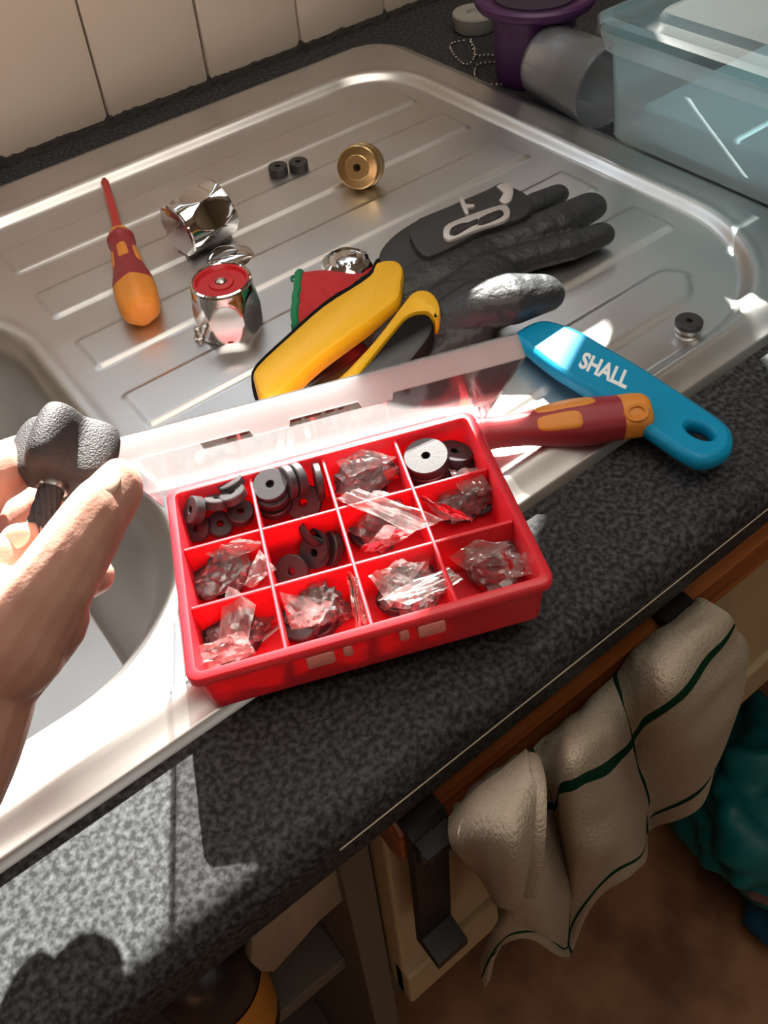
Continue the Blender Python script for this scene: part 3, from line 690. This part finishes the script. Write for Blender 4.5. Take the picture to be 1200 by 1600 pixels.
# knob lying on its side
c1 = P(313, 352, 20)
ax = V((1, .10, .05)); k1 = thing('chrome_knob', 'chrome tap knob lying on its side, open end to the right', 'tap knob', zframe(V((c1.x-18*ax.x, c1.y-18*ax.y, 4.3+20)), ax, (0, 0, 1)))
vs, fs, n, nz = knob_g(20.5, 36, 17.6)
vs2 = [(x, y, 36-z) for x, y, z in vs]
obj('knob_body', G().add(vs2, fs).lathe([(18.3, 0), (17, -.6), (.01, -.6)], 48, caps=False).lathe([(20.1, 36), (18.4, 36.2), (17.6, 35), (17.2, 20), (.01, 20)], 64, caps=False), 'chrome', k1, ang=22)
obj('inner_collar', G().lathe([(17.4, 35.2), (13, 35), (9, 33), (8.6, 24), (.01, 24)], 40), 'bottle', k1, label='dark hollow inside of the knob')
# chrome disc
cdp = P(362, 408, 4)
tag(obj('cover_disc', G().lathe([(15.6, 0), (16.2, .8), (15.6, 2.4), (11, 4.6), (5, 5.6), (.01, 5.9)], 48, zframe((cdp.x, cdp.y, 4.4), (.05, -.1, 1))), 'chrome', ang=30), 'small shallow chrome disc lying behind the red capped knob', 'disc')
# fluted chrome head behind the cuff
ch = P(541, 408, 22)
k3 = thing('valve_head', 'fluted chrome valve head standing behind the red glove cuff', 'valve head', (ch.x, ch.y, 4.6))
def flute(a, z): return 1-.11*(.5-.5*math.cos(8*a))**.6
obj('fluted_body', G().lathe([(15, 0), (17, 1), (17, 7), (16.4, 8), (16.6, 15), (15.4, 17.5)], 96, rf=flute), 'chrome', k3, ang=25)
obj('crown', G().lathe([(15.2, 17.3), (13, 19), (12, 20), (11, 18.6), (7.5, 18.6), (7, 21), (.01, 21.4)], 64, rf=lambda a, z: 1-.07*(.5-.5*math.cos(6*a))), 'chrome', k3, ang=25)
# screw, little washers, brass valve, bush
sp = P(312, 530, 4)
sc = thing('screw', 'tiny screw standing at the foot of the red capped knob', 'screw', (sp.x, sp.y, 4.4))
obj('screw_head', G().lathe([(.01, 0), (3.2, .1), (3.3, 1.6), (2, 2.4), (1.6, 2.4)], 16), 'plainsteel', sc)
obj('thread', G().lathe([(1.6 if i % 2 else 2.1, 2.4+i*.55) for i in range(12)]+[(.3, 9)], 14), 'plainsteel', sc)
for (x, y, z), lab in (((434, 262, 10), 'small black rubber washer on the drainer, left of the pair'), ((466, 255, 10), 'small black rubber washer on the drainer, right of the pair')):
    q = P(x, y, z); washer(lab, zframe((q.x, q.y, 4.4), (0, 0, 1)), 7.2, 7.5, 2.0, 'rubber', 'pair of washers on the drainer', name='rubber_washer')
bp = P(563, 266, 17)
bz = (CAM-bp).normalized()*.6+V((-.62, -.25, .18))
br = thing('brass_valve', 'round brass valve part with a centre hole, on the drainer', 'valve', zframe(V((bp.x, bp.y, 4.6+15.5)), bz))
obj('brass_body', G().lathe([(2.8, 8), (8.5, 8), (9, 7.6), (14.5, 6.8), (15.4, 5.8), (15.6, 1), (14.6, 0), (15.2, -.8), (16, -2), (16, -8), (14.5, -9.5), (9, -9.5), (8, -14), (2.8, -14)], 56, close=True), 'brass', br, ang=30)
obj('valve_hole', G().lathe([(2.75, 2), (.01, 2)], 24), 'bottle', br, label='dark centre hole')
q = P(1073, 522, 4)
bs = thing('tap_jumper', 'steel tap jumper with a grey rubber washer on top, near the front right corner', 'tap part', zframe((q.x, q.y, 4.4), (0, 0, 1)))
obj('jumper_plate', G().lathe([(.01, 0), (7.0, 0), (7.4, .8), (7.4, 2.2), (6, 2.6), (6, 3.6), (7.2, 4), (7.2, 6)], 36), 'plainsteel', bs, ang=35)
obj('jumper_washer', washer_g(7.6, 3.6, 1.8), 'rubber', bs, ang=35).location = (0, 0, .006)
# ================================================================== PLIERS
plz = 33
def pp(pts, z): return [(P(x, y, z).x, P(x, y, z).y) for x, y in pts]
pl = thing('pliers', 'slip joint pliers with yellow and black handles, lying over the glove', 'pliers', (0, 0, 0))
def plate(name, pts, z, th_, mt_, par, b=1.5, sm=3, **k): return obj(name, G().prism(smoothpoly(pp(pts, z), sm), z-th_, z, b), mt_, par, ang=40, **k)
plate('handle_grip', [(396, 590), (400, 570), (450, 523), (505, 475), (560, 440), (580, 424), (588, 408), (615, 404), (630, 415), (628, 440), (624, 462), (604, 480), (560, 512), (500, 556), (455, 597), (432, 615), (408, 617)], plz, 13, 'yellow', pl, 3.4, label='yellow grip')
plate('grip_back', [(392, 592), (398, 568), (450, 519), (505, 470), (560, 434), (578, 420), (586, 404), (600, 402), (606, 430), (560, 480), (440, 580), (406, 612), (396, 612)], plz-8, 8, 'blackgrip', pl, 2, label='black underside of the grip')
plate('handle_grip', [(514, 604), (540, 578), (585, 530), (625, 478), (645, 455), (668, 452), (684, 466), (688, 488), (680, 500), (668, 486), (640, 490), (612, 520), (575, 566), (545, 604)], plz-1, 13, 'yellow', pl, 2.5, label='yellow rim of the second grip')
plate('grip_pad', [(535, 610), (575, 566), (612, 520), (636, 494), (664, 488), (677, 500), (672, 524), (640, 566), (612, 604), (580, 622)], plz+1.2, 14, 'blackgrip', pl, 3, label='black pad of the second grip')
plate('arm', [(606, 420), (592, 398), (610, 372), (640, 350), (680, 330), (740, 310), (775, 290), (800, 292), (806, 318), (770, 338), (718, 372), (660, 402), (628, 424)], plz-5, 7, 'darksteel', pl, 1.2)
plate('arm', [(656, 458), (690, 404), (720, 378), (750, 352), (790, 325), (826, 306), (832, 330), (800, 352), (750, 382), (712, 424), (686, 470)], plz-9, 7, 'darksteel', pl, 1.2)
plate('jaw', [(640, 352), (700, 322), (760, 296), (784, 284), (802, 292), (826, 306), (828, 330), (802, 344), (760, 356), (700, 388), (660, 398)], plz-1, 6, 'darksteel', pl, 1.2)
M['bright'] = mat('worn_bright_steel', (.62, .58, .56), .45, .6)
sl = plate('slot_plate', [(692, 362), (700, 349), (740, 333), (780, 320), (794, 322), (797, 334), (788, 344), (750, 356), (710, 372), (696, 372)], plz+1.4, 3, 'bright', pl, .7, label='bright slotted joint plate')
for s_ in ([(702, 365), (706, 355), (722, 348), (732, 347), (746, 341), (747, 348), (738, 352), (726, 359), (712, 367)], [(746, 350), (750, 340), (772, 330), (784, 328), (787, 335), (776, 342), (756, 350)]):
    plate('adjusting_slot', s_, plz+1.9, 1, 'bottle', sl, .2, 2, label='dark adjusting slot')
plate('jaw_teeth', [(776, 290), (790, 285), (802, 292), (800, 310), (790, 318), (780, 312), (787, 300)], plz+1, 3, 'bright', pl, .5, 2, label='bright toothed jaw tip')
plate('pivot_lug', [(718, 310), (724, 306), (728, 318), (740, 318), (741, 322), (731, 324), (733, 332), (727, 333)], plz+1.5, 4, 'bright', pl, .5, 2, label='bright pivot lug')

# ================================================================== GLOVE
gl = thing('work_glove', 'black coated work glove with red knit cuff, under the pliers', 'glove', P(700, 440, 5))
g = G()
def fing(pts, rad, flat=.8): g.tube([P(x, y, z+3.5) for x, y, z in pts], rad, 14, flat, up=(0, 0, 1))
fing([(560, 470, 12), (620, 450, 13), (690, 420, 14), (740, 395, 14)], [17, 20, 22, 20], .55)
fing([(600, 520, 12), (660, 500, 13), (720, 470, 14), (760, 430, 14)], [14, 17, 20, 19], .6)
fing([(700, 390, 13), (790, 345, 13), (840, 318, 13), (872, 303, 13)], [12, 9.5, 9, 7.5], .85)
fing([(740, 395, 14), (810, 372, 15), (870, 350, 15), (922, 323, 15)], [13, 12.5, 13, 11], .8)
fing([(750, 425, 13), (830, 400, 14), (890, 385, 13), (940, 366, 13)], [12, 10, 10, 8.5], .85)
fing([(690, 505, 15), (740, 478, 22), (800, 466, 24), (846, 458, 22)], [14, 16.5, 17.5, 13.5], .75)
fing([(660, 560, 10), (700, 535, 11), (740, 515, 13)], [8, 12, 12], .7)
wobj('glove_body', g, 'glove', gl, mods=organic(1.2, 5)+(('DISPLACE', dict(strength=.0)),))
cf = G(); 
def cuffs(u, v):
    A0, A1, B0, B1 = P(470, 432, 14), P(462, 512, 14), P(590, 418, 15), P(625, 530, 15)
    a = 2*pi*u; m0 = (A0+A1)/2*(1-v)+(B0+B1)/2*v; h0 = (A1-A0)/2*(1-v)+(B1-B0)/2*v
    hgt = 9+1.5*math.sin(v*5)
    return tuple(m0+h0*math.cos(a)+V((0, 0, hgt*math.sin(a)*(1+.15*math.sin(a*3+v*4)))))
wobj('cuff', cf.sheet(cuffs, 56, 24), 'cuff', gl, mods=(('SOLIDIFY', dict(thickness=.0016)),), label='red knitted cuff')
gr = G(); ed = [V(cuffs(i/40, 0))+V((random.uniform(-.5, .5), 0, random.uniform(-.4, .4))) for i in range(41)]
gr.tube(ed, 2.5, 8); gr.tube(spline([V(cuffs(.48, 0)), V(cuffs(.5, 0))+V((-5, 2, 1)), V(cuffs(.52, 0))+V((-7, -1, 2))]), 1.1, 6)
wobj('cuff_trim', gr, 'green', gl, label='green stitched cuff edge')

# ================================================================== BLUE SCRAPER
sz = 20
scr = thing('scraper', 'blue plastic scraper handle overhanging the sink edge, white lettering', 'scraper', (0, 0, 0))
ol = smoothpoly(pp([(802, 521), (846, 498), (900, 512), (950, 540), (1000, 569), (1050, 601), (1100, 634), (1138, 662), (1147, 684), (1138, 706), (1102, 718), (1067, 706), (1010, 667), (950, 624), (905, 598), (860, 570), (820, 538)], sz), 4)
hc = P(1094, 672, sz)
from mathutils.geometry import delaunay_2d_cdt
def holed(outer, c, rx, ry, rot_, z0, z1, b):
    """rounded plate with an oval eye"""
    g = G(); n = len(outer)
    inn = []
    for i in range(28):
        a = 2*pi*i/28; x, y = rx*math.cos(a), ry*math.sin(a); inn.append(V((c[0]+x*math.cos(rot_)-y*math.sin(rot_), c[1]+x*math.sin(rot_)+y*math.cos(rot_))))
    o2 = [V((p[0], p[1])) for p in outer]; ctr = sum(o2, V((0, 0)))/n
    def inset(pts, d):
        out = []; k = len(pts); ar = sum(pts[i].x*pts[(i+1) % k].y-pts[(i+1) % k].x*pts[i].y for i in range(k)); sg_ = 1 if ar > 0 else -1
        for i in range(k):
            e1, e2 = (pts[i]-pts[i-1]).normalized(), (pts[(i+1) % k]-pts[i]).normalized(); nn_ = V((-(e1.y+e2.y), e1.x+e2.x)).normalized()*sg_; out.append(pts[i]+nn_*d)
        return out
    def cap(z, d):
        oo = inset(o2, d); ii = inset(inn, -d*.6); pts = oo+ii
        edges = [(i, (i+1) % n) for i in range(n)]+[(n+i, n+(i+1) % 28) for i in range(28)]
        r = delaunay_2d_cdt(pts, edges, [], 0, 1e-4)
        for f in r[2]:
            mid = sum((r[0][i] for i in f), V((0, 0)))/len(f)
            def ins(p, poly):
                c_ = False; k = len(poly)
                for i in range(k):
                    a_, b_ = poly[i], poly[i-1]
                    if (a_.y > p.y) != (b_.y > p.y) and p.x < (b_.x-a_.x)*(p.y-a_.y)/(b_.y-a_.y)+a_.x: c_ = not c_
                return c_
            if ins(mid, oo) and not ins(mid, ii): g.add([(r[0][i].x, r[0][i].y, z) for i in f], [tuple(range(len(f)))])
    cap(z1, b); cap(z0, b)
    for pts, sgn in ((o2, 1), (inn, -.6)):
        k = len(pts); rg = [(b, z0), (b*.29, z0+b*.29), (0, z0+b), (0, z1-b), (b*.29, z1-b*.29), (b, z1)]; vs = []
        for d, z in rg: vs += [(q.x, q.y, z) for q in inset(pts, d*sgn)]
        g.add(vs, [(j*k+i, j*k+(i+1) % k, (j+1)*k+(i+1) % k, (j+1)*k+i) for j in range(5) for i in range(k)])
    return g
hd = obj('scraper_handle', holed(ol, (hc.x, hc.y), 7.2, 4.6, math.atan2(-.98, .1), sz-9.5, sz, 3.2), 'blue', scr, ang=50)
fc = bpy.data.curves.new('lettering', 'FONT'); fc.body = 'SHALL'; fc.size = 1; fc.offset = .035; fc.extrude = .006
fo = bpy.data.objects.new('lettering_tmp', fc); COL.objects.link(fo); bpy.context.view_layer.update()
me = bpy.data.meshes.new_from_object(fo.evaluated_get(bpy.context.evaluated_depsgraph_get())); bpy.data.objects.remove(fo)
xs_ = [v.co.x for v in me.vertices]; wx = max(xs_); hy_ = max(v.co.y for v in me.vertices)
p0, p1, pt = P(903, 572, sz+.1), P(978, 607, sz+.1), P(914, 549, sz+.1)
ex = (p1-p0)/wx; ey = (pt-p0)/hy_
for v in me.vertices: v.co = (p0+ex*v.co.x+ey*v.co.y+V((0, 0, v.co.z*16)))*S
me.materials.clear(); me.materials.append(M['white'])
lo = bpy.data.objects.new('lettering', me); COL.objects.link(lo); lo.parent = scr; lo['label'] = 'white SHALL lettering'

# ================================================================== BACK RIGHT CORNER
tub = thing('storage_tub', 'large milky plastic storage tub with lid at the back right', 'tub', (500, 30, 0))
def shell(name, x0, x1, y0, y1, z0, z1, tp, th_, mt_, par, r=14):
    g = G(); rg = [(rr2(x0+tp, x1-tp, y0+tp, y1-tp, r), z0+3), (rr2(x0, x1, y0, y1, r), z1)]
    rg = [(rr2(x0+tp+3, x1-tp-3, y0+tp+3, y1-tp-3, r), z0)]+rg
    k = len(rg[0][0]); vs = [(p[0], p[1], z) for q_, z in rg for p in q_]
    g.add(vs, [(a*k+i, a*k+(i+1) % k, (a+1)*k+(i+1) % k, (a+1)*k+i) for a in range(len(rg)-1) for i in range(k)]+[tuple(range(k))[::-1]])
    return obj(name, g, mt_, par, ang=50)
TX = 500; tz = PX_(950, 40, TX).z
sh = shell('tub_body', 0, 330, -170, 252, 10.5, tz-6, 6, 1, 'tub', tub)
obj('rim_band', G().add(*(lambda L: ([(p[0], p[1], z) for z, L_ in ((tz-16, rr2(-3, 333, -173, 255, 15)), (tz-6, rr2(-6, 336, -176, 258, 16)), (tz-2, rr2(-6, 336, -176, 258, 16))) for p in L_], [(a*20+i, a*20+(i+1) % 20, (a+1)*20+(i+1) % 20, (a+1)*20+i) for a in range(2) for i in range(20)]))(0)), 'tub', tub, ang=40)
lidg = G(); rg = [(rr2(-8, 338, -178, 260, 16), tz-4), (rr2(-8, 338, -178, 260, 16), tz+5), (rr2(-2, 332, -172, 254, 16), tz+7), (rr2(4, 326, -166, 248, 14), tz+3), (rr2(20, 310, -150, 232, 12), tz+3), (rr2(24, 306, -146, 228, 12), tz+8)]
k = 20; lidg.add([(p[0], p[1], z) for q_, z in rg for p in q_], [(a*k+i, a*k+(i+1) % k, (a+1)*k+(i+1) % k, (a+1)*k+i) for a in range(len(rg)-1) for i in range(k)]+[tuple((len(rg)-1)*k+i for i in range(k))])
obj('tub_lid', lidg, 'tublid', tub, ang=40)
for i, (za, zb, y0_, y1_) in enumerate(((14, 40, -150, 225), (46, 66, -140, 120))):
    tag(obj('packet', G().prism(rr2(514, 800, y0_+30, y1_+30, 8), za, zb, 4), 'bluestuff'), ('pale blue pack lying lowest inside the milky tub', 'pale blue pack on top inside the milky tub')[i], 'packet', 'packs inside the tub')
# plastic cup on its side
ca, cbp = P(838, 158, 4), P(918, 204, 4); cax = (cbp-ca); cl = cax.length; rc = 30
cT = zframe(V((ca.x+16, ca.y+8, 31)), (cax.x*.5, cax.y, 0), (0, 0, 1))
tag(obj('plastic_cup', G().lathe([(.01, 2), (27, 2), (28.5, 4), (31, cl+4), (32.5, cl+5), (32.5, cl+7), (31, cl+7), (30, cl+5), (27.5, 5), (.01, 3.4)], 48, cT), 'cup', ang=40), 'frosted plastic cup lying on its side against the tub', 'cup')
# purple pot
pc_ = P(838, 150, 0); pt_ = V((pc_.x+22, pc_.y+28, 0))
pot = thing('purple_pot', 'purple lidded pot with a wide rim, in the back right corner', 'pot', pt_)
obj('pot_body', G().lathe([(.01, 0), (27, 0), (29, 2), (34, 52), (36, 58), (46, 62), (48, 65), (48, 69), (46, 71), (34, 68), (31, 66)], 56), 'purple', pot, ang=40)
obj('pot_lid', G().lathe([(34, 66), (33, 69.5), (27, 70), (24, 66.5), (.01, 66.5)], 56), 'darkpurple', pot, ang=40, label='dark recessed lid')
# plug and bead chain
q = P(742, 36, 6)
plg = thing('sink_plug', 'grey rubber sink plug with a bead chain, by the purple pot', 'sink plug', (q.x, q.y, 0))
obj('plug_body', G().lathe([(.01, 0), (17, 0), (19, 2), (20, 12), (21, 15), (20, 17), (8, 17), (7, 14), (.01, 14)], 40), 'plug', plg, ang=40)
chain = [(736, 62), (706, 68), (707, 82), (724, 100), (738, 96), (742, 78), (735, 64), (744, 86), (760, 86), (775, 88), (778, 96), (762, 98), (746, 102), (742, 118), (752, 128), (768, 132), (788, 130), (796, 118), (792, 104), (780, 102)]
pts = spline([P(x, y, 1.6) for x, y in chain], 5); acc_ = 0; beads = [pts[0]]
for a, b in zip(pts, pts[1:]):
    acc_ += (b-a).length
    if acc_ > 3.3: beads.append(b); acc_ = 0
bead0 = None
for i, q2 in enumerate(beads):
    if bead0 is None: bead0 = obj('bead', G().ball((0, 0, 0), 1.25, 6), 'plainsteel', plg); o = bead0
    else: o = bead0.copy(); COL.objects.link(o)
    o.location = (q2-V((q.x, q.y, 0)))*S

# ================================================================== HAND AND THE BLACK KNOB IT HOLDS
hand = thing('person', 'left hand and wrist of a person holding up a black lobed knob', 'person', P(20, 1000, 100))
g = G(); HZ = 24; HS = .90
def hb(pts, rad, n=16, flat=1):
    rad = [r*HS for r in rad]
    g.tube(spline([P(x, y, z+HZ) for x, y, z in pts], 4), [r for a, b in zip(rad, rad[1:]) for r in (a, a+(b-a)*.25, a+(b-a)*.5, a+(b-a)*.75)]+[rad[-1]], n, flat, up=(CAM-P(50, 950, 110)).normalized()+V((.2, -.5, -.4)))
hb([(20, 1010, 108), (88, 908, 116), (147, 815, 119), (168, 787, 118), (187, 762, 117)], [19.5, 15.2, 13, 11.6, 10.6], flat=.55)
hb([(-20, 1050, 103), (52, 975, 108)], [21, 19], flat=.5)               # thumb
hb([(-170, 1300, 92), (-95, 1170, 96), (-50, 1070, 102), (0, 985, 106)], [30, 28, 26, 21], flat=.55)           # wrist and heel
hb([(-130, 1090, 104), (-60, 985, 106), (-10, 920, 106), (38, 868, 108)], [32, 31, 25, 12], flat=.42)           # back of the palm
hb([(-90, 930, 96), (-80, 870, 98), (-70, 830, 104)], [24, 20, 14], flat=.6)
hb([(60, 950, 102), (105, 890, 112)], [10, 11])
hb([(-65, 830, 108), (-35, 760, 118), (8, 733, 116), (70, 705, 100), (146, 690, 98)], [11.5, 11.5, 10.5, 9.2, 7.2])   # index behind the knob
hb([(-60, 880, 98), (-30, 822, 94), (12, 800, 74), (70, 785, 66), (110, 782, 66)], [11.5, 10.5, 9.2, 8.6, 7.8])        # middle
hb([(-40, 900, 70), (-25, 872, 65), (10, 850, 60), (30, 842, 60)], [10.5, 10, 8.6, 7.2])                          # ring
hb([(20, 930, 68), (95, 918, 60), (150, 900, 58)], [12, 9.4, 7.6])                                                 # little
hnd = wobj('hand', g, 'skin', hand, mods=organic(.7, 8, .5))
def nail(px_, py_, z, nrm, along, a, b, lab=None):
    c_ = P(px_, py_, z+HZ); T = frame(c_, along, nrm)
    g2 = G().ball((0, 0, 0), (a*HS, b*HS, 1.3), 10, T); return wobj('nail', g2, 'nail', hand)
al = P(184, 764, 141)-P(147, 815, 143)
bpy.context.view_layer.update()
he = hnd.evaluated_get(bpy.context.evaluated_depsgraph_get()); hw = hnd.matrix_world; hwi = hw.inverted()
def nail2(px_, py_, along, a, b, lean=V((0, 0, 0))):
    """a fingernail laid on the skin where the finger is seen"""
    ok, pt, nr, _i = he.ray_cast(hwi @ (CAM*S), (hwi.to_3x3() @ ray(px_, py_)).normalized())
    if not ok: return
    pt = (hw @ pt)/S; nr = ((hw.to_3x3() @ nr).normalized()+lean).normalized()
    g2 = G().ball((0, 0, 0), (a, b, 1.0), 10, frame(pt-nr*.15, along, nr)); wobj('nail', g2, 'nail', hand, label='pale fingernail')
nail2(170, 752, al, 5.6, 3.6)
nail2(24, 838, P(30, 842, 84)-P(10, 850, 84), 4.6, 3.8)
# knob
kc = P(96, 720, 141); ke = P(48, 860, 133)
kz = (kc-ke).normalized()
kT = zframe(kc, kz, CR)
kT = kT @ Matrix.Scale(.92, 4)
kb_ = thing('lobed_knob', 'grainy black lobed knob with a short ribbed shaft, held in the fingers', 'knob', kT)
def lobes(a, z): return 1+.23*math.cos(4*a+.5)
pr_ = [(.01, -9.5), (9, -9.5), (13.4, -8.6), (15.6, -6), (16.4, -1), (16.2, 6), (15, 12), (12, 15), (.01, 15.8)]
obj('knob_head', G().lathe([(p.x, p.y) for p in spline([(max(.01, r), z, 0) for r, z in pr_], 4)], 96, rf=lobes), 'grain', kb_, ang=60)
g = G(); 
def thr(a, z): return 1+.10*math.sin(10*a+z*1.1)*(1 if z < -9 else 0)
L3 = (kc-ke).length/.92
g.lathe([(4.2, -7.5-i*(L3-9)/24) for i in range(25)]+[(3.4, -L3), (.01, -L3)], 60, rf=thr)
obj('ribbed_shaft', g, 'grain', kb_, ang=60)
obj('metal_collar', G().lathe([(4.4, -8.8), (5.6, -9), (5.6, -11.6), (4.4, -11.8)], 30), 'plainsteel', kb_, label='steel collar on the shaft')
